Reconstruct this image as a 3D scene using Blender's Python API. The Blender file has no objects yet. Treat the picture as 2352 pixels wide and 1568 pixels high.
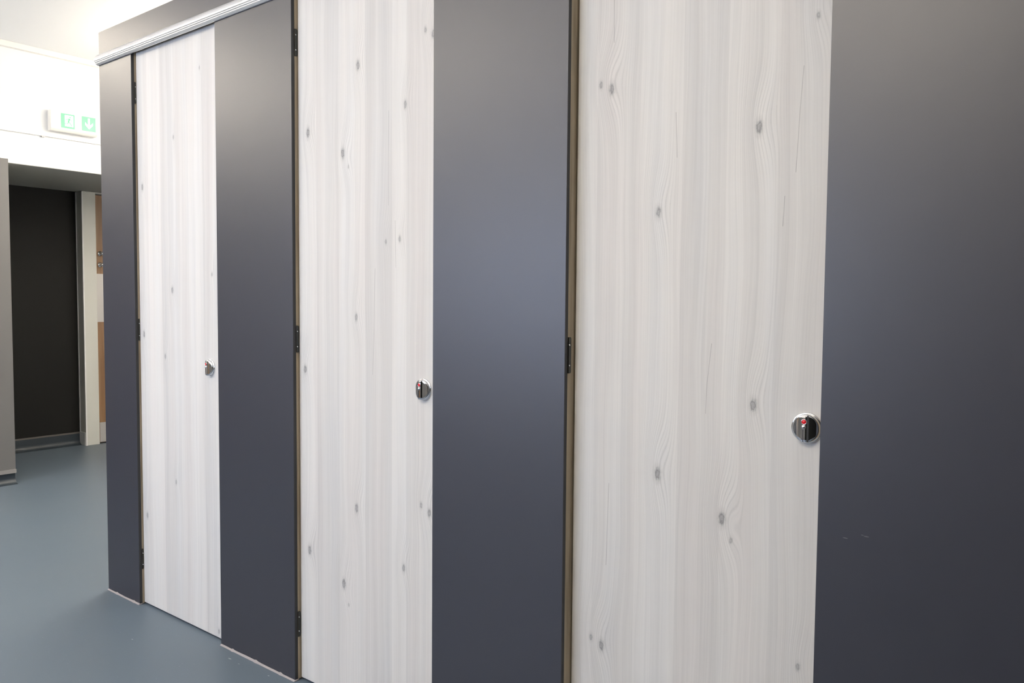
import bpy, bmesh, math, random
from mathutils import Vector, Matrix
sc = bpy.context.scene
PI = math.pi

# ------------------------------------------------------------------ camera
F_PX, YAW, PITCH, ROLL = 1826.7, -0.66912, -0.05214, 0.00819
CAM = Vector((0.0, -1.74282, 1.4))
cy, sy, cp, sp = math.cos(YAW), math.sin(YAW), math.cos(PITCH), math.sin(PITCH)
fwd = Vector((sy * cp, cy * cp, sp))
r0 = Vector((cy, -sy, 0)); u0 = r0.cross(fwd)
cr, sr = math.cos(ROLL), math.sin(ROLL)
right = cr * r0 + sr * u0; up = -sr * r0 + cr * u0
cd = bpy.data.cameras.new('camera'); cam = bpy.data.objects.new('camera', cd)
sc.collection.objects.link(cam); sc.camera = cam
cd.sensor_width = 36; cd.lens = F_PX * 36 / 2352; cd.clip_start = 0.02
m = Matrix.Identity(4)
for i in range(3):
    m[i][0], m[i][1], m[i][2], m[i][3] = right[i], up[i], -fwd[i], CAM[i]
cam.matrix_world = m

# ------------------------------------------------------------------ world, exposure, light levels
w = bpy.data.worlds.new('world'); sc.world = w; w.use_nodes = True
w.node_tree.nodes['Background'].inputs[0].default_value = (0.75, 0.85, 1.0, 1)
w.node_tree.nodes['Background'].inputs[1].default_value = 0.3
sc.view_settings.view_transform = 'Standard'; sc.view_settings.look = 'None'
sc.view_settings.exposure = 0.0; sc.view_settings.gamma = 1.0
sc.view_settings.use_curve_mapping = False
FILL_FAR, FILL_MID, FILL_NEAR, FILL_PASSAGE = 25.0, 20.0, 29.0, 40.0
WINDOW_E = 15.0
WARM = (1.0, 0.895, 0.75); COOL = (0.58, 0.71, 1.0)

# ------------------------------------------------------------------ measured layout (metres)
XA, XB, XC, XD, XE, XF, XG, XH = -3.828, -3.528, -2.862, -2.378, -1.685, -1.199, -0.532, 0.62
ZR0, ZR1, ZT = 2.465, 2.514, 2.617
XW = -6.572           # plane of the white wall with the opening
XK = -7.849           # dark wall at the back of the lobby
ZO = 2.378            # opening head and lobby ceiling
ZC = 3.25
YN, YS, XR = 1.5, -3.9, 2.6

# ------------------------------------------------------------------ helpers
col = sc.collection
def add_box(bm, x0, x1, y0, y1, z0, z1):
    vs = [bm.verts.new(p) for p in ((x0,y0,z0),(x1,y0,z0),(x1,y1,z0),(x0,y1,z0),(x0,y0,z1),(x1,y0,z1),(x1,y1,z1),(x0,y1,z1))]
    for f in ((0,3,2,1),(4,5,6,7),(0,1,5,4),(1,2,6,5),(2,3,7,6),(3,0,4,7)):
        bm.faces.new([vs[i] for i in f])
def add_prism(bm, pts, a0, a1, axis):
    """extrude a closed 2-D outline along an axis"""
    def P(p, a):
        return {'x': (a, p[0], p[1]), 'y': (p[0], a, p[1]), 'z': (p[0], p[1], a)}[axis]
    A = [bm.verts.new(P(p, a0)) for p in pts]; B = [bm.verts.new(P(p, a1)) for p in pts]
    n = len(pts)
    bm.faces.new(A); bm.faces.new(B[::-1])
    for i in range(n):
        bm.faces.new((A[i], B[i], B[(i+1) % n], A[(i+1) % n]))
def add_lathe(bm, prof, c, seg=64):
    """profile (radius, outward distance) turned about the -y axis through c"""
    rings = []
    for r, d in prof:
        if r < 1e-6: rings.append([bm.verts.new((c[0], c[1]-d, c[2]))])
        else: rings.append([bm.verts.new((c[0]+r*math.cos(2*PI*k/seg), c[1]-d, c[2]+r*math.sin(2*PI*k/seg))) for k in range(seg)])
    for a, b in zip(rings, rings[1:]):
        for k in range(seg):
            k2 = (k+1) % seg
            if len(a) == 1 and len(b) == 1: continue
            if len(a) == 1: bm.faces.new((a[0], b[k], b[k2]))
            elif len(b) == 1: bm.faces.new((a[k], b[0], a[k2]))
            else: bm.faces.new((a[k], b[k], b[k2], a[k2]))
def obj(name, bm, mat, parent=None, bevel=0.0, smooth=False, segs=2):
    bmesh.ops.recalc_face_normals(bm, faces=bm.faces)
    me = bpy.data.meshes.new(name); bm.to_mesh(me); bm.free()
    me.materials.append(mat)
    o = bpy.data.objects.new(name, me); col.objects.link(o)
    if parent: o.parent = parent
    if smooth:
        for p in me.polygons: p.use_smooth = True
    if bevel:
        b = o.modifiers.new('bevel', 'BEVEL'); b.width = bevel; b.segments = segs; b.limit_method = 'ANGLE'
        b.harden_normals = False
    return o
def box(name, mat, x0, x1, y0, y1, z0, z1, parent=None, bevel=0.0):
    bm = bmesh.new(); add_box(bm, x0, x1, y0, y1, z0, z1)
    return obj(name, bm, mat, parent, bevel)
def struct(o):
    o['kind'] = 'structure'; return o
def tag(o, label, cat, group=None):
    o['label'] = label; o['category'] = cat
    if group: o['group'] = group
    return o
def thing(name, loc, label, cat, group=None):
    o = bpy.data.objects.new(name, None); col.objects.link(o); o.location = loc
    o.empty_display_size = 0.1
    return tag(o, label, cat, group)

# ------------------------------------------------------------------ materials
def new_mat(name, color, rough=0.5, metal=0.0, spec=0.5):
    mt = bpy.data.materials.new(name); mt.use_nodes = True
    b = mt.node_tree.nodes['Principled BSDF']
    b.inputs['Base Color'].default_value = (*color, 1); b.inputs['Roughness'].default_value = rough
    b.inputs['Metallic'].default_value = metal; b.inputs['Specular IOR Level'].default_value = spec; b.inputs['IOR'].default_value = 1.6
    return mt, b
class G:
    """tiny node-graph builder"""
    def __init__(s, mt): s.nt = mt.node_tree; s.b = s.nt.nodes['Principled BSDF']
    def link(s, a, b): s.nt.links.new(a, b)
    def put(s, inp, v):
        if isinstance(v, bpy.types.NodeSocket): s.link(v, inp)
        else: inp.default_value = v
    def math(s, op, a, b=0.0, c=None, clamp=False):
        n = s.nt.nodes.new('ShaderNodeMath'); n.operation = op; n.use_clamp = clamp
        s.put(n.inputs[0], a); s.put(n.inputs[1], b)
        if c is not None: s.put(n.inputs[2], c)
        return n.outputs[0]
    def coords(s):
        n = s.nt.nodes.new('ShaderNodeTexCoord'); q = s.nt.nodes.new('ShaderNodeSeparateXYZ')
        s.link(n.outputs['Object'], q.inputs[0]); return n.outputs['Object'], q.outputs[0], q.outputs[1], q.outputs[2]
    def comb(s, x, y, z):
        n = s.nt.nodes.new('ShaderNodeCombineXYZ'); s.put(n.inputs[0], x); s.put(n.inputs[1], y); s.put(n.inputs[2], z); return n.outputs[0]
    def noise(s, vec, scale, detail=3, rough=0.5):
        n = s.nt.nodes.new('ShaderNodeTexNoise'); s.put(n.inputs['Vector'], vec)
        n.inputs['Scale'].default_value = scale; n.inputs['Detail'].default_value = detail; n.inputs['Roughness'].default_value = rough
        return n.outputs['Fac']
    def ramp(s, fac, stops, interp='LINEAR'):
        n = s.nt.nodes.new('ShaderNodeValToRGB'); s.put(n.inputs[0], fac); n.color_ramp.interpolation = interp
        e = n.color_ramp.elements
        while len(e) < len(stops): e.new(0.5)
        for k, (p, c) in enumerate(stops):
            e[k].position = p; e[k].color = (*c, 1) if isinstance(c, tuple) else (c, c, c, 1)
        return n.outputs[0]
    def mix(s, fac, a, b, mode='MIX'):
        n = s.nt.nodes.new('ShaderNodeMix'); n.data_type = 'RGBA'; n.blend_type = mode
        s.put(n.inputs[0], fac)
        for i, v in ((6, a), (7, b)):
            if isinstance(v, tuple): v = (*v, 1)
            s.put(n.inputs[i], v)
        return n.outputs[2]
    def bump(s, h, strength, dist=0.001):
        n = s.nt.nodes.new('ShaderNodeBump'); n.inputs['Strength'].default_value = strength; n.inputs['Distance'].default_value = dist
        s.put(n.inputs['Height'], h); s.link(n.outputs[0], s.b.inputs['Normal'])

# charcoal laminate: nearly black-grey with a satin sheen and a very fine grain
def laminate(name, color, rough, scratches=(), spec=0.62):
    mt, b = new_mat(name, color, rough); g = G(mt)
    v, x, y, z = g.coords()
    n = g.noise(v, 900, 2)
    b.inputs['Specular IOR Level'].default_value = spec; b.inputs['IOR'].default_value = 1.6
    c = g.mix(n, tuple(k*0.86 for k in color), tuple(k*1.14 for k in color))
    for (sx, sz, hx, hz) in scratches:
        dx = g.math('DIVIDE', g.math('SUBTRACT', x, sx), hx); dz = g.math('DIVIDE', g.math('SUBTRACT', z, sz), hz)
        r = g.math('ADD', g.math('MULTIPLY', dx, dx), g.math('MULTIPLY', dz, dz))
        c = g.mix(g.math('MULTIPLY', g.math('LESS_THAN', r, 1.0), 0.5), c, (0.3, 0.3, 0.28))
    g.link(c, b.inputs['Base Color'])
    g.bump(g.noise(v, 1400, 2), 0.08, 0.0004)
    return mt
M_LAM = laminate('charcoal laminate', (0.024, 0.0238, 0.033), 0.42)
M_LAM4 = laminate('charcoal laminate with scratches', (0.024, 0.0238, 0.033), 0.42,
                  ((0.058, 0.9025, 0.005, 0.0008), (0.100, 0.9135, 0.005, 0.0008), (0.092, 0.9150, 0.003, 0.0006)))
M_LAMEDGE, _ = new_mat('dark core board', (0.02, 0.02, 0.02), 0.6)
M_LAMW = laminate('grey wall cladding', (0.13, 0.127, 0.122), 0.5, (), 0.5)
M_LAMD = laminate('dark wall cladding', (0.012, 0.012, 0.011), 0.55, (), 0.12)

# bare softwood post
M_POST, b = new_mat('bare softwood', (0.42, 0.34, 0.24), 0.7); g = G(M_POST)
v, x, y, z = g.coords()
g.link(g.ramp(g.noise(g.comb(g.math('MULTIPLY', x, 60), g.math('MULTIPLY', y, 60), g.math('MULTIPLY', z, 2.2)), 1.0, 4),
              [(0.3, (0.22, 0.165, 0.10)), (0.5, (0.37, 0.30, 0.205)), (0.75, (0.45, 0.37, 0.265))]), b.inputs['Base Color'])

# bleached pine door face, knots at given places
def pine(name, knots, planks, cracks, width, seed):
    mt, b = new_mat(name, (0.6, 0.58, 0.55), 0.60, 0.0, 0.07); g = G(mt)
    v, x, y, z = g.coords()
    bend = g.noise(g.comb(g.math('MULTIPLY', x, 5.0), seed, g.math('MULTIPLY', z, 1.1)), 1.0, 2)
    phi = g.math('MULTIPLY_ADD', bend, 0.06, x)
    wob = g.noise(g.comb(g.math('MULTIPLY', x, 170.0), seed, g.math('MULTIPLY', z, 95.0)), 1.0, 3, 0.6)
    dark = None; near = None
    for (kx, kz, s) in knots:
        dx = g.math('SUBTRACT', x, kx); dz = g.math('SUBTRACT', z, kz)
        # broad disturbance of the grain, drawn out upwards into arches
        a = g.math('DIVIDE', dx, 0.022 + 0.012*s); c = g.math('DIVIDE', g.math('SUBTRACT', dz, 0.018), 0.085 * (0.6+0.5*s))
        r2 = g.math('ADD', g.math('MULTIPLY', a, a), g.math('MULTIPLY', c, c))
        hump = g.math('EXPONENT', g.math('MULTIPLY', r2, -1.0))
        phi = g.math('MULTIPLY_ADD', hump, 0.02*s + 0.004, phi)
        ring = g.math('EXPONENT', g.math('MULTIPLY', r2, -0.38))
        ring = g.math('MULTIPLY', ring, min(1.0, 0.35 + 0.6*s))
        near = ring if near is None else g.math('MAXIMUM', near, ring)
        # dark heart of the knot
        a = g.math('DIVIDE', dx, 0.0062*s + .0014); c = g.math('DIVIDE', dz, 0.0120*s + .003)
        r = g.math('SQRT', g.math('ADD', g.math('MULTIPLY', a, a), g.math('MULTIPLY', c, c)))
        rn = g.math('ADD', r, g.math('MULTIPLY', g.math('SUBTRACT', bend, 0.5), 0.5))
        rn = g.math('MULTIPLY_ADD', g.math('SUBTRACT', wob, 0.5), 1.5, rn)
        mr = g.ramp(g.math('DIVIDE', rn, 2.0), [(0.0, 0.80), (0.14, 0.62), (0.30, 1.0), (0.42, 0.55), (0.60, 0.18), (1.0, 0.0)])
        mr = g.math('MULTIPLY', mr, min(1.0, 0.50 + 0.45*s))
        dark = mr if dark is None else g.math('MAXIMUM', dark, mr)
    # fine lines following the field
    ln = g.noise(g.comb(g.math('MULTIPLY', phi, 210.0), seed + 3, g.math('MULTIPLY', z, 0.9)), 1.0, 3, 0.6)
    lines = g.ramp(ln, [(0.30, 0.0), (0.46, 0.30), (0.62, 0.85), (0.8, 1.0)])
    fine = g.noise(g.comb(g.math('MULTIPLY', phi, 620.0), seed, g.math('MULTIPLY', z, 5.0)), 1.0, 2)
    broad = g.noise(g.comb(g.math('MULTIPLY', phi, 26.0), seed + 7, g.math('MULTIPLY', z, 0.5)), 1.0, 3)
    pore = g.noise(g.comb(g.math('MULTIPLY', x, 900.0), seed, g.math('MULTIPLY', z, 22.0)), 1.0, 2)
    stops = [(0.0, planks[0][1])] + [(p / width, t) for p, t in planks[1:]]
    tone = g.ramp(g.math('DIVIDE', x, width), stops, 'CONSTANT')
    light = (0.622, 0.604, 0.576); mid = (0.465, 0.453, 0.440)
    k = g.math('ADD', g.math('MULTIPLY', lines, 0.34), g.math('MULTIPLY', g.math('SUBTRACT', fine, 0.5), 0.45))
    k = g.math('ADD', k, g.math('MULTIPLY', g.math('SUBTRACT', broad, 0.42), 1.3))
    k = g.math('ADD', k, g.math('MULTIPLY', g.math('SUBTRACT', pore, 0.5), 0.22))
    k = g.math('ADD', k, g.math('MULTIPLY', g.math('SUBTRACT', 0.55, tone), 2.2), clamp=True)
    c = g.mix(k, light, mid)
    # stronger drawn rings beside the knots
    rg = g.math('SINE', g.math('MULTIPLY_ADD', broad, 9.0, g.math('MULTIPLY', phi, 1050.0)))
    rg = g.ramp(rg, [(0.0, 0.0), (0.25, 0.0), (1.0, 1.0)])
    ringk = g.math('MULTIPLY', g.math('MULTIPLY', rg, near), g.math('MULTIPLY_ADD', wob, 0.55, 0.08))
    c = g.mix(ringk, c, (0.33, 0.325, 0.32))
    tint = g.noise(g.comb(g.math('MULTIPLY', x, 14.0), seed + 5, g.math('MULTIPLY', z, 0.8)), 1.0, 1)
    c = g.mix(0.32, c, g.ramp(tint, [(0.35, (0.94, 0.97, 1.0)), (0.5, (1.0, 1.0, 0.985)), (0.65, (1.0, 0.96, 0.945))]), 'MULTIPLY')
    c = g.mix(g.math('MULTIPLY', dark, 0.80), c, (0.135, 0.132, 0.135))
    for pts in cracks:                     # hairline checks in the boards
        for (xa, za), (xb, zb) in zip(pts, pts[1:]):
            t = g.math('DIVIDE', g.math('SUBTRACT', z, za), zb - za)
            inside = g.math('MULTIPLY', g.math('GREATER_THAN', t, 0.0), g.math('LESS_THAN', t, 1.0))
            dx = g.math('ABSOLUTE', g.math('SUBTRACT', x, g.math('MULTIPLY_ADD', t, xb - xa, xa)))
            on = g.math('MULTIPLY', inside, g.math('SUBTRACT', 1.0, g.math('DIVIDE', dx, 0.0013), clamp=True))
            c = g.mix(g.math('MULTIPLY', on, g.math('MULTIPLY', fine, 1.1)), c, (0.16, 0.15, 0.15))
    g.link(c, b.inputs['Base Color'])
    g.bump(lines, 0.05, 0.0003)
    return mt
K1 = [(.311,2.071,.5),(.043,1.884,1.0),(.286,1.43,.9),(.22,1.144,.7),(.038,1.234,1.0),(.296,.605,.6),(.043,.416,.9),(.616,.035,.7),(.519,2.322,.4),(.594,1.493,.5)]
K2 = [(.323,2.167,1.0),(.058,1.98,1.2),(.245,1.889,1.1),(.633,2.22,.6),(.666,2.202,.9),(.546,2.008,.8),(.312,1.338,.8),(.036,1.146,1.0),(.521,1.591,.6),(.457,1.584,.5),
      (.312,.689,1.0),(.056,.494,1.2),(.245,.413,1.1),(.619,.751,.6),(.655,.732,.9),(.541,.532,.8),(.274,1.842,.3),(.27,.345,.3)]
K3 = [(.074,1.96,.6),(.107,1.944,1.0),(.499,1.798,1.0),(.247,1.621,.9),(.501,1.161,1.0),(.257,.965,1.2),(.43,.882,1.1),(.454,.834,.4),(.066,.493,.6),(.099,.479,1.0),(.625,2.021,.5),(.619,.576,.5)]
P1 = [(0,.52),(.09,.62),(.2,.44),(.30,.52),(.42,.60),(.53,.45),(.61,.55)]
P2 = [(0,.60),(.102,.46),(.22,.58),(.356,.42),(.485,.60),(.55,.47),(.609,.53)]
P3 = [(0,.60),(.066,.50),(.191,.60),(.308,.47),(.423,.57),(.544,.47)]
CR2 = [[(.405,1.50),(.40,1.30),(.393,1.15)], [(.47,2.0),(.468,1.7)], [(.50,1.65),(.503,1.50)]]
CR3 = [[(.597,1.919),(.591,1.826),(.588,1.75),(.585,1.688)], [(.562,1.638),(.559,1.57)], [(.395,1.30),(.385,1.2),(.383,1.13)], [(.115,.92),(.11,.70)], [(.29,1.86),(.295,1.75)], [(.11,2.2),(.112,2.06)]]
W1, W2, W3 = XC-XB+.01, XE-XD+.01, XG-XF+.01
M_PINE = [pine('bleached pine laminate left', K1, P1, [], W1, 2.0), pine('bleached pine laminate middle', K2, P2, CR2, W2, 6.0),
          pine('bleached pine laminate right', K3, P3, CR3, W3, 11.0)]

M_CHROME, _ = new_mat('polished chrome', (0.78, 0.78, 0.79), 0.07, 1.0)
M_HINGE, _ = new_mat('dark polished steel', (0.07, 0.07, 0.065), 0.22, 1.0)
M_SCREW, _ = new_mat('bright screw', (0.8, 0.8, 0.78), 0.2, 1.0)
M_RED, _ = new_mat('red indicator', (0.62, 0.006, 0.012), 0.25)
M_BLACK, _ = new_mat('black slot', (0.01, 0.01, 0.01), 0.5)
M_ALU, b = new_mat('anodised aluminium', (0.84, 0.82, 0.79), 0.30, 0.5)
M_BEAD, _ = new_mat('beige sealant', (0.29, 0.26, 0.255), 0.6)
M_CAP, _ = new_mat('grey cap strip', (0.24, 0.23, 0.22), 0.5)
M_CAPD, _ = new_mat('dark cap strip', (0.12, 0.11, 0.10), 0.5)
M_WHITE, _ = new_mat('white wall paint', (0.86, 0.86, 0.85), 0.6)
M_CEIL, _ = new_mat('white ceiling paint', (0.92, 0.92, 0.91), 0.8)
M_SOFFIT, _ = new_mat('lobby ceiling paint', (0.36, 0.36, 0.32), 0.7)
M_GLOSSW, _ = new_mat('white gloss paint', (0.66, 0.66, 0.61), 0.35)
M_PLASTIC, _ = new_mat('white plastic', (0.84, 0.82, 0.76), 0.4)
M_DOORWOOD, b = new_mat('brown wood veneer', (0.38, 0.20, 0.09), 0.4); g = G(M_DOORWOOD)
v, x, y, z = g.coords()
g.link(g.ramp(g.noise(g.comb(g.math('MULTIPLY', x, 40), g.math('MULTIPLY', y, 40), g.math('MULTIPLY', z, 2)), 1.0, 4), [(0.3, (0.21, 0.105, 0.04)), (0.7, (0.32, 0.18, 0.085))]), b.inputs['Base Color'])
M_KICK, _ = new_mat('brushed steel plate', (0.55, 0.53, 0.51), 0.45, 0.6)
M_GREEN, b = new_mat('exit sign green', (0.03, 0.31, 0.125), 0.4)
b.inputs['Emission Color'].default_value = (0.16, 0.60, 0.32, 1); b.inputs['Emission Strength'].default_value = 0.55
M_SIGNW, b = new_mat('exit sign white', (0.85, 0.88, 0.86), 0.4)
b.inputs['Emission Color'].default_value = (0.9, 1, 0.95, 1); b.inputs['Emission Strength'].default_value = 0.6
M_DIFF, b = new_mat('added lamp housing', (0.8, 0.8, 0.8), 0.5)
def emit(name, color, strength):
    mt, b = new_mat(name, (0.8, 0.8, 0.8), 0.4)
    b.inputs['Emission Color'].default_value = (*color, 1); b.inputs['Emission Strength'].default_value = strength
    return mt

# speckled safety vinyl
M_FLOOR, b = new_mat('blue grey safety vinyl', (0.12, 0.165, 0.195), 0.42); g = G(M_FLOOR)
v, x, y, z = g.coords()
c = g.mix(g.noise(v, 700, 2), (0.078, 0.109, 0.145), (0.122, 0.159, 0.202))
c = g.mix(g.math('MULTIPLY', g.noise(v, 2.2, 4), 0.22), c, (0.155, 0.175, 0.185))
sp_ = g.ramp(g.noise(v, 160, 1), [(0.0, 0.0), (0.755, 0.0), (0.79, 1.0)])
c = g.mix(g.math('MULTIPLY', sp_, 0.35), c, (0.55, 0.60, 0.60))
for (sx, sy_, hx, hy) in ((-2.726, -0.047, .012, .004), (-2.66, -0.05, .006, .002), (-3.19, -0.20, .007, .003), (-2.49, -0.035, .006, .003), (-4.9, -.35, .03, .006)):
    dx = g.math('DIVIDE', g.math('SUBTRACT', x, sx), hx); dy = g.math('DIVIDE', g.math('SUBTRACT', y, sy_), hy)
    r = g.math('ADD', g.math('MULTIPLY', dx, dx), g.math('MULTIPLY', dy, dy))
    c = g.mix(g.math('MULTIPLY', g.math('SUBTRACT', 1.0, r, clamp=True), 0.6), c, (0.55, 0.6, 0.6))
g.link(c, b.inputs['Base Color'])
g.bump(g.noise(v, 260, 3), 0.12, 0.0006)
M_COVE, _ = new_mat('dark blue vinyl upstand', (0.022, 0.032, 0.042), 0.45, 0.0, 0.35)

# ------------------------------------------------------------------ room shell
struct(box('floor', M_FLOOR, XK-.4, XR+.2, YS-.2, 2.9, -0.1, 0.0))
struct(box('ceiling', M_CEIL, XW-.12, XR+.2, YS-.2, 2.9, ZC, ZC+.1))
struct(box('wall_behind_cubicles', M_WHITE, XA+.12, XR, YN, YN+.12, 0, ZC))
struct(box('wall_right', M_WHITE, XR, XR+.12, YS-.2, YN+.12, 0, ZC))
struct(box('wall_side_passage', M_WHITE, XW, XA+.12, 2.7, 2.82, 0, ZC))
struct(box('wall_cubicle_return', M_WHITE, XA, XA+.12, YN, 2.7, 0, ZC))
bm = bmesh.new()                        # white wall with the lobby opening
add_box(bm, XW-.12, XW, YS, 0.582, 0, ZC); add_box(bm, XW-.12, XW, 0.582, 2.7, ZO, ZC)
struct(obj('wall_far', bm, M_WHITE))
struct(box('wall_lobby', M_LAMD, XK-.12, XK, -0.4, 3.2, 0, ZO+.1))
struct(box('wall_lobby_side', M_LAMD, XK, XW-.12, -0.52, -0.4, 0, ZO))
struct(box('wall_lobby_end', M_LAMD, XK, XW, 2.86, 2.98, 0, ZO))
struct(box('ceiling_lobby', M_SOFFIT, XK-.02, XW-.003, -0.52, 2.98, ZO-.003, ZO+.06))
# grey cladding on the far wall with its cap strip
cl = struct(box('trim_1', M_LAMW, XW, XW+.012, YS+.2, 0.579, 0.108, 2.403))
struct(box('trim_2', M_CAP, XW, XW+.018, YS+.2, 0.583, 0.080, 0.108))
struct(box('trim_3', M_CAPD, XK, XK+.008, -0.38, 1.594, 0.107, 0.121))
def cove(bm, xw, y0, y1, h):
    """vinyl upstand curved into the floor"""
    pts = [(xw, h), (xw+.004, h)]
    R = 0.046
    for k in range(9):
        a = PI/2 * k/8
        pts.append((xw + .004 + R - R*math.cos(a), R - R*math.sin(a) + 0.001))
    pts += [(xw+.004+R, 0.0), (xw, 0.0)]
    A = [bm.verts.new((p[0], y0, p[1])) for p in pts]; B = [bm.verts.new((p[0], y1, p[1])) for p in pts]
    bm.faces.new(A); bm.faces.new(B[::-1])
    for i in range(len(pts)):
        j = (i+1) % len(pts); f = bm.faces.new((A[i], B[i], B[j], A[j]))
bm = bmesh.new(); cove(bm, XW, YS+.2, 0.580, 0.080); struct(obj('baseboard_far', bm, M_COVE))
bm = bmesh.new(); cove(bm, XK, -0.38, 1.592, 0.107); struct(obj('baseboard_lobby', bm, M_COVE))
WZ0, WZ1 = 1.10, 2.15
WINS = ((-5.0, -3.6), (-3.0, -1.95))
bm = bmesh.new()                        # opposite wall with two window openings, the second added for cool light
add_box(bm, XW, WINS[0][0], YS-.14, YS, WZ0, WZ1); add_box(bm, WINS[0][1], WINS[1][0], YS-.14, YS, WZ0, WZ1); add_box(bm, WINS[1][1], XR, YS-.14, YS, WZ0, WZ1)
add_box(bm, XW, XR, YS-.14, YS, 0, WZ0); add_box(bm, XW, XR, YS-.14, YS, WZ1, ZC)
struct(obj('wall_opposite', bm, M_WHITE))
od = struct(box('door_2', M_DOORWOOD, -6.35, -5.45, YS+.001, YS+.03, .01, 2.08))  # unseen door, added for a brown band in the lock reflections
box('kick_plate', M_KICK, -6.32, -5.48, YS+.0302, YS+.033, .02, .22, od)
struct(box('trim_8', M_LAMW, -5.35, -1.83, YS, YS+.014, 0.1, 1.02))  # unseen cladding below the windows, added to grey the lock reflections
struct(box('trim_9', M_LAMW, -1.80, -0.77, YS, YS+.014, 0.1, 2.4))  # added panel out of view, greys what the lock ridges mirror
struct(box('trim_4', M_LAMD, -0.75, XR-.01, YS, YS+.014, 0.1, 2.4))  # added dark panel out of view, darkens the right charcoal panel's reflection
M_PANE = emit('daylit frosted glass', COOL, WINDOW_E)
for k, (a, b_) in enumerate(WINS):
    bm = bmesh.new(); mid = (a+b_)/2
    for p, q in ((a, a+.06), (b_-.06, b_), (mid-.03, mid+.03)): add_box(bm, p, q, YS-.1, YS-.02, WZ0, WZ1)
    for p, q in ((a+.06, mid-.03), (mid+.03, b_-.06)):
        add_box(bm, p, q, YS-.1, YS-.02, WZ0, WZ0+.06); add_box(bm, p, q, YS-.1, YS-.02, WZ1-.06, WZ1)
    wf = struct(obj('window_%d' % (k+1), bm, M_WHITE))
    for p, q in ((a+.06, mid-.03), (mid+.03, b_-.06)): box('pane', M_PANE, p, q, YS-.064, YS-.056, WZ0+.06, WZ1-.06, wf)

# unseen hanging lamps, added to light the ceiling and the laminate sheen
E_PASS = emit('added passage lamp', WARM, FILL_PASSAGE)  # hidden behind the cubicles, added to brighten the far wall and lobby
E_FAR, E_MID, E_NEAR = emit('added far lamp', WARM, FILL_FAR), emit('added mid lamp', WARM, FILL_MID), emit('added near lamp', WARM, FILL_NEAR)
for lx, ly, lz, rz, em, lab in ((-5.85, -1.5, 3.10, PI/2, E_FAR, 'added slim hanging lamp nearest the exit sign wall'),
                        (-3.5, -2.0, 2.86, 0, E_MID, 'added slim hanging lamp over the middle of the room'),
                        (-1.1, -2.3, 2.86, 0, E_NEAR, 'added slim hanging lamp nearest the widest charcoal panel'),
                        (-5.0, 1.7, 2.86, 0, E_PASS, 'added slim lamp brightening the passage beside the cubicles')):
    t = thing('added_lamp', (lx, ly, lz), lab, 'lamp', 'added slim lamps out of view'); t.rotation_euler.z = rz
    hx, hy = .85, .11
    for sx in (-1, 1): box('end_cap', M_DIFF, min(sx*hx, sx*(hx+.015)), max(sx*hx, sx*(hx+.015)), -hy-.004, hy+.004, -.004, .074, t)
    box('diffuser', em, -hx, hx, -hy, hy, 0, .07, t)
    for sx in (-.6, .6): box('wire', M_KICK, sx-.002, sx+.002, -.002, .002, .07, ZC-lz, t)

# ------------------------------------------------------------------ lobby door and its white frame
fr = bmesh.new()
add_box(fr, XK, XK+.128, 1.595, 1.716, 0, 2.374)
add_box(fr, XK+.02, XK+.128, 1.716, 2.62, 2.36, 2.374)
add_box(fr, XK, XK+.128, 2.62, 2.74, 0, 2.374)
ff = struct(obj('trim_5', fr, M_GLOSSW, bevel=.003))
bm = bmesh.new(); add_box(bm, XK+.119, XK+.133, 1.589, 1.601, 0, 2.37); add_box(bm, XK, XK+.012, 1.588, 1.595, .1, 2.37)
add_box(bm, XK+.002, XK+.119, 1.586, 1.595, 0, 0.125)
struct(obj('trim_6', bm, M_WHITE, bevel=.002))
d = struct(box('door_1', M_DOORWOOD, XK+.05, XK+.09, 1.722, 2.612, 0.008, 2.352))
XD1 = XK+.09
box('kick_plate', M_KICK, XD1, XD1+.003, 1.735, 2.60, 0.012, 0.20, d)
box('push_plate', M_KICK, XD1, XD1+.003, 1.728, 1.80, 1.16, 1.615, d)
for nm, zz in (('latch_knob', 1.806), ('door_knob', 1.700)):
    bm = bmesh.new()
    bmesh.ops.create_uvsphere(bm, u_segments=20, v_segments=12, radius=.019)
    bmesh.ops.translate(bm, verts=bm.verts, vec=(XD1+.045, 1.765, zz))
    bmesh.ops.create_cone(bm, cap_ends=True, segments=20, radius1=.011, radius2=.009, depth=.03, matrix=Matrix.Translation((XD1+.016, 1.765, zz)) @ Matrix.Rotation(PI/2, 4, 'Y'))
    bmesh.ops.create_cone(bm, cap_ends=True, segments=24, radius1=.024, radius2=.022, depth=.006, matrix=Matrix.Translation((XD1+.003, 1.765, zz)) @ Matrix.Rotation(PI/2, 4, 'Y'))
    obj(nm, bm, M_CHROME, d, smooth=True)

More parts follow.
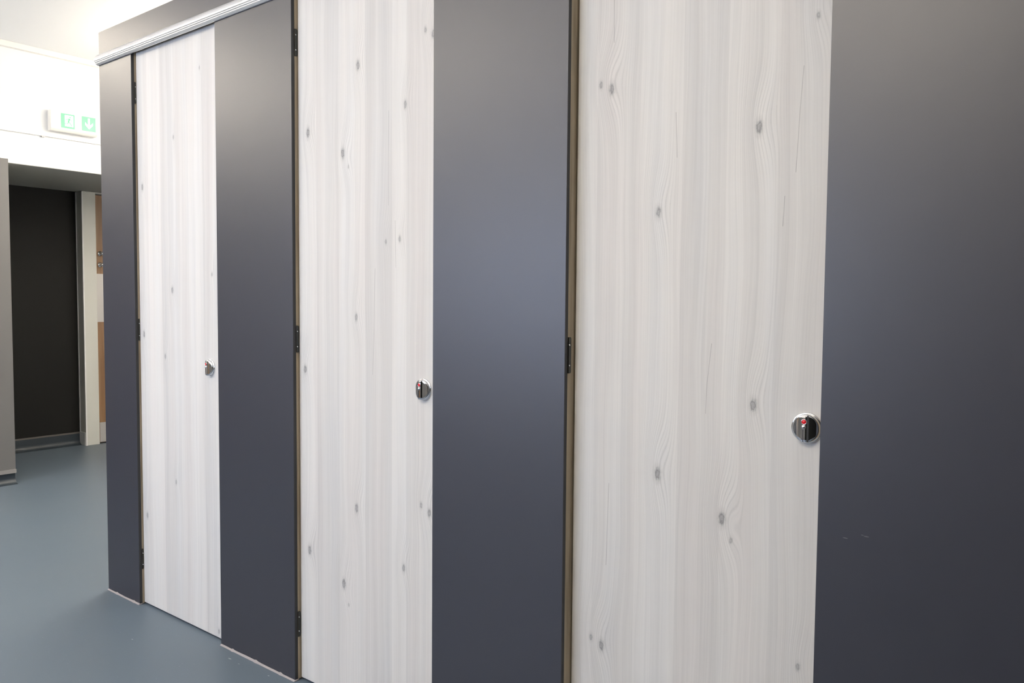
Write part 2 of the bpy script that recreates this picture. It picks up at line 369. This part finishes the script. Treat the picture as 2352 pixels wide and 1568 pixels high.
# ------------------------------------------------------------------ exit sign and trunking on the far wall
XS = XW + .062
es = thing('exit_sign', (XW, 1.02, 2.65), 'white exit sign box with two pale green squares, above the lobby opening', 'sign')
def loc(o, t):                       # keep world coordinates in meshes, move them under the empty
    o.matrix_parent_inverse = Matrix.Translation(t.location).inverted(); return o
bm = bmesh.new()
add_prism(bm, [(XW+.002, 2.655), (XS-.012, 2.655), (XS, 2.672), (XS, 2.800), (XS-.010, 2.812), (XW+.002, 2.812)], 0.858, 1.200, 'y')
loc(obj('housing', bm, M_PLASTIC, es, bevel=.003), es)
s1 = loc(box('sign_panel', M_GREEN, XS, XS+.003, 0.931, 1.028, 2.685, 2.793, es), es)
s2 = loc(box('sign_panel', M_GREEN, XS, XS+.003, 1.083, 1.185, 2.689, 2.797, es), es)
def flat(bm, pts, cy_, cz, s):       # thin raised graphic on the sign face
    P = [(cy_ + a*s, cz + b_*s) for a, b_ in pts]
    A = [bm.verts.new((XS+.0030, p[0], p[1])) for p in P]; B = [bm.verts.new((XS+.0042, p[0], p[1])) for p in P]
    bm.faces.new(A); bm.faces.new(B[::-1])
    for i in range(len(P)): j = (i+1) % len(P); bm.faces.new((A[i], B[i], B[j], A[j]))
bm = bmesh.new()                     # down arrow
for q in ([(-.07,.40),(.07,.40),(.07,-.10),(-.07,-.10)], [(-.07,-.12),(-.28,.10),(-.28,-.10),(0,-.40),(0,-.15)], [(.07,-.12),(.28,.10),(.28,-.10),(0,-.40),(0,-.15)],
          [(-.07,-.10),(.07,-.10),(.07,-.12),(0,-.15),(-.07,-.12)]):
    flat(bm, q, 1.134, 2.745, .105)
obj('arrow', bm, M_SIGNW, s2)
bm = bmesh.new()                     # doorway of the running figure
flat(bm, [(-.24,.44),(.38,.44),(.38,-.40),(-.24,-.40)], 0.980, 2.739, .100)
obj('doorway', bm, M_SIGNW, s1)
def flat2(bm, pts, cy_, cz, s):
    P = [(cy_ + a*s, cz + b_*s) for a, b_ in pts]
    A = [bm.verts.new((XS+.0042, p[0], p[1])) for p in P]; B = [bm.verts.new((XS+.0052, p[0], p[1])) for p in P]
    bm.faces.new(A); bm.faces.new(B[::-1])
    for i in range(len(P)): j = (i+1) % len(P); bm.faces.new((A[i], B[i], B[j], A[j]))
bm = bmesh.new()
def limb(a, b_, wd):
    dx, dz = b_[0]-a[0], b_[1]-a[1]; L = math.hypot(dx, dz); nx, nz = -dz/L*wd, dx/L*wd
    flat2(bm, [(a[0]+nx, a[1]+nz), (b_[0]+nx, b_[1]+nz), (b_[0]-nx, b_[1]-nz), (a[0]-nx, a[1]-nz)], 0.980, 2.739, .100)
flat2(bm, [(.14+.055*math.cos(k*PI/6), .29+.055*math.sin(k*PI/6)) for k in range(12)], 0.980, 2.739, .100)
for a, b_, wd in (((.10,.20),(.02,-.04),.055), ((.09,.17),(-.12,.15),.022), ((-.12,.15),(-.18,.04),.020), ((.09,.18),(.20,.06),.022), ((.20,.06),(.30,.10),.020),
                  ((.02,-.04),(.13,-.14),.032), ((.13,-.14),(.26,-.34),.026), ((.01,-.04),(-.03,-.20),.032), ((-.03,-.20),(-.24,-.22),.026)):
    limb(a, b_, wd)
obj('running_figure', bm, M_GREEN, s1)
tr = bmesh.new(); add_box(tr, XW+.001, XW+.014, YS+.3, 2.69, 2.608, 2.624)
tag(obj('cable_trunking', tr, M_PLASTIC, bevel=.001), 'thin white cable trunking running across the white wall below the exit sign', 'trunking')
bm = bmesh.new(); add_box(bm, XW+.002, XW+.02, .808, .832, 2.598, 2.606)
tag(obj('cable_clip', bm, M_KICK, bevel=.002), 'tiny grey clip under the white trunking, left of the exit sign', 'clip')
struct(box('trim_7', M_PLASTIC, XW+.0005, XW+.04, YS+.2, 2.69, 3.21, 3.249))

# ------------------------------------------------------------------ cubicle front: pilasters
random.seed(4)
def pilaster(x0, x1, depth, mat, label):
    t = thing('pilaster_panel', (x0, 0, 0), label, 'panel', 'charcoal panels between the cubicle doors')
    wd = x1 - x0
    box('laminate_face', mat, 0, wd, 0, .003, .004, ZR0+.02, t, bevel=.0006)
    box('core_board', M_LAMEDGE, 0.0003, wd-.0003, .0032, .014, .004, ZR0+.02, t)
    lo = .012 if x0 > XA+.01 else 0.0
    box('timber_post', M_POST, lo, wd - .0005, .0142, depth+.030, .004, ZR0+.012, t)
    bm = bmesh.new(); n = max(6, int(wd/.012)); A = []; zt = .0062
    for k in range(n+1):
        zt += random.uniform(-.0006, .0006); zt = min(.0072, max(.0048, zt))
        e = .0035 if k % 13 == 7 else 0
        X = wd*k/n
        A.append([bm.verts.new((X, -.0055-e*.6, .0002)), bm.verts.new((X, -.0035-e*.3, zt*.6+e*.4)), bm.verts.new((X, -.0002, zt+e))])
    for a, b_ in zip(A, A[1:]):
        for i in range(2): bm.faces.new((a[i], b_[i], b_[i+1], a[i+1]))
    add_box(bm, wd, wd+.004, -.004, .016, .0002, .005)
    obj('sealant_bead', bm, M_BEAD, t, smooth=True)
    return t
pilaster(XA, XB, .021, M_LAM, 'narrow charcoal panel at the far left end of the cubicle row')
pilaster(XC, XD, .026, M_LAM, 'tall charcoal panel between the leftmost and the middle pine cubicle doors')
pilaster(XE, XF, .044, M_LAM, 'tall charcoal panel between the middle and the nearest pine cubicle doors')
pilaster(XG, XH, .044, M_LAM4, 'widest and darkest charcoal panel, right of the nearest pine door')
ep = tag(box('end_panel', M_LAM, XA+.0002, XA+.018, .055, YN-.002, 0.004, ZT-.02), 'charcoal end panel closing the left side of the cubicle row', 'panel')
for x in (-2.62, -1.44, .04):
    tag(box('cubicle_partition', M_LAM, x-.009, x+.009, .080, YN-.002, .12, 2.2), 'charcoal partition between two cubicles behind the doors', 'partition', 'partitions between the cubicles')

# fascia and rail
tag(box('fascia_panel', M_LAM, XA, XH, .000, .018, ZR1-.03, ZT, bevel=.0006), 'long charcoal fascia board above the metal head rail of the cubicles', 'panel')
tag(box('light_stop_board', M_POST, XA+.02, XH, .0185, .085, ZR0+.0145, ZR1, None), 'added timber board blocking light behind the fascia, above the pine cubicle doors', 'board')  # added to stop passage light leaking over the recessed doors
bm = bmesh.new()
prof = [(-.0005, ZR1), (-.006, ZR1), (-.0105, ZR1-.0035), (-.0185, ZR1-.014), (-.0225, ZR1-.025), (-.0225, ZR1-.031), (-.0190, ZR1-.0335), (-.0190, ZR1-.0355), (-.0180, ZR1-.037),
        (-.0150, ZR1-.0395), (-.0150, ZR1-.0415), (-.0125, ZR1-.0440), (-.0060, ZR1-.0485), (-.0005, ZR0+.0005)]
add_prism(bm, prof, XA-.004, XH, 'x')
tag(obj('head_rail', bm, M_ALU, bevel=.0006), 'pale rounded metal head rail running along the top of the cubicle doors', 'rail')

# ------------------------------------------------------------------ cubicle doors
def hinge(t, z0, z1, depth):
    """a leaf let into the post, with rounded corners on the door side, a knuckle and screws"""
    y0, y1, r = .0142, depth - .0015, .005
    if depth > .04: y1 = .0142 + .012
    yr = y1 - y0
    r = min(r, yr*.6)
    pts = [(y0, z0)]
    for k in range(7): a = -PI/2 + PI/2*k/6; pts.append((y1-r + r*math.cos(a), z0+r + r*math.sin(a)))
    for k in range(7): a = PI/2*k/6; pts.append((y1-r + r*math.cos(a), z1-r + r*math.sin(a)))
    pts.append((y0, z1))
    bm = bmesh.new(); add_prism(bm, pts, .0002, .0030, 'x')
    h = obj('hinge', bm, M_HINGE, t, bevel=.0004)
    for z in (z0+.021, z1-.021):
        bm = bmesh.new(); bmesh.ops.create_uvsphere(bm, u_segments=12, v_segments=8, radius=.0024)
        bmesh.ops.scale(bm, vec=(.6, 1, 1), verts=bm.verts); bmesh.ops.translate(bm, verts=bm.verts, vec=(.0032, y0+.0035, z))
        obj('screw', bm, M_SCREW, h, smooth=True)
def cubicle_door(x0, width, depth, mat, lockx, lockz, hinges, label):
    t = thing('cubicle_door', (x0, 0, 0), label, 'door', 'bleached pine cubicle doors')
    bm = bmesh.new()                    # front edges softly rounded
    add_box(bm, .0035, width, depth, depth+.026, .009, ZR0+.012)
    leaf = obj('door_leaf', bm, mat, t, bevel=.0015, segs=3)
    for z0, z1 in hinges: hinge(t, z0, z1, depth)
    lx = lockx - x0
    bm = bmesh.new()
    add_lathe(bm, [(0.0345, 0), (0.0345, .0030), (.0340, .0042), (.0328, .0050), (.0318, .0052), (.0300, .0052), (0, .0052)], (lx, depth, lockz), 96)
    lk = obj('lock_rose', bm, M_CHROME, t, smooth=True)
    # cap curved across its width only, cut to a circle, with a raised band down the middle
    bm = bmesh.new(); R = .0312; NX, NZ = 64, 16
    def hgt(u): return .0172 - .0090*(u/R)**2
    cols = []
    for k in range(NX+1):
        a = -PI/2 + PI*k/NX; u = R*math.sin(a)*.9995; hz = math.sqrt(max(1e-9, R*R - u*u))
        c_ = []
        for q in range(NZ+1):
            tz = math.sin(-PI/2 + PI*q/NZ); v_ = hz*tz
            rr = math.sqrt(u*u + v_*v_)/R
            drop = .0022*max(0.0, (rr-.90)/.10)**2
            c_.append(bm.verts.new((lx+u, depth-hgt(u)+drop, lockz+v_)))
        cols.append(c_)
    for a, b_ in zip(cols, cols[1:]):
        for q in range(NZ): bm.faces.new((a[q], b_[q], b_[q+1], a[q+1]))
    rim = [c_[0] for c_ in cols] + [c_[-1] for c_ in cols[::-1]]
    low = [bm.verts.new((p.co.x, depth-.0050, p.co.z)) for p in rim]
    for k in range(len(rim)):
        k2 = (k+1) % len(rim); bm.faces.new((rim[k], rim[k2], low[k2], low[k]))
    obj('lock_cap', bm, M_CHROME, lk, smooth=True)
    bm = bmesh.new(); rows = []; n = 24
    for k in range(n+1):
        zz = -.0296 + .0592*k/n
        e = .0012*max(0.0, abs(zz)/.0296-.85)/.15
        g0 = .0012 if zz < .002 else 0.0             # shallow groove below the release
        rows.append([bm.verts.new((lx+u, depth-h_+e, lockz+zz)) for u, h_ in
                     ((-.0088, .0158), (-.0070, .0196), (-.0036, .0202), (-.0022, .0202-g0), (.0006, .0202-g0), (.0018, .0202), (.0050, .0197), (.0092, .0158))])
    for a, b_ in zip(rows, rows[1:]):
        for i in range(7): bm.faces.new((a[i], a[i+1], b_[i+1], b_[i]))
    obj('grip_ridge', bm, M_CHROME, lk)
    bm = bmesh.new(); add_lathe(bm, [(.0062, 0), (.0062, .0012), (.0052, .0016), (.0050, .0011)], (lx-.001, depth-.0200, lockz+.0155), 32)
    obj('window_rim', bm, M_CHROME, lk, smooth=True)
    bm = bmesh.new(); add_lathe(bm, [(.0050, 0), (.0050, .0009), (0, .0013)], (lx-.001, depth-.0203, lockz+.0155), 32)
    obj('indicator_window', bm, M_RED, lk, smooth=True)
    bm = bmesh.new(); add_lathe(bm, [(.0046, 0), (.0046, .0015), (.0035, .0028), (0, .0034)], (lx-.0015, depth-.0200, lockz+.0035), 32)
    rs = obj('release_boss', bm, M_CHROME, lk, smooth=True)
    box('release_slot', M_BLACK, lx-.0045, lx+.0020, depth-.0237, depth-.0229, lockz+.0015, lockz+.0024, lk)
    return t
HZ = [(2.253, 2.347), (1.205, 1.302), (0.162, 0.256)]
cubicle_door(XB, W1, .021, M_PINE[0], -2.9510, 1.116, HZ, 'narrowest looking pale pine cubicle door, farthest left, whole height visible to the floor')
cubicle_door(XD, W2, .026, M_PINE[1], -1.7475, 1.119, HZ, 'pale pine cubicle door in the middle of the three, lock half against the charcoal panel')
cubicle_door(XF, W3, .044, M_PINE[2], -0.5735, 1.1215, HZ, 'nearest and widest pale pine cubicle door with full round chrome lock')
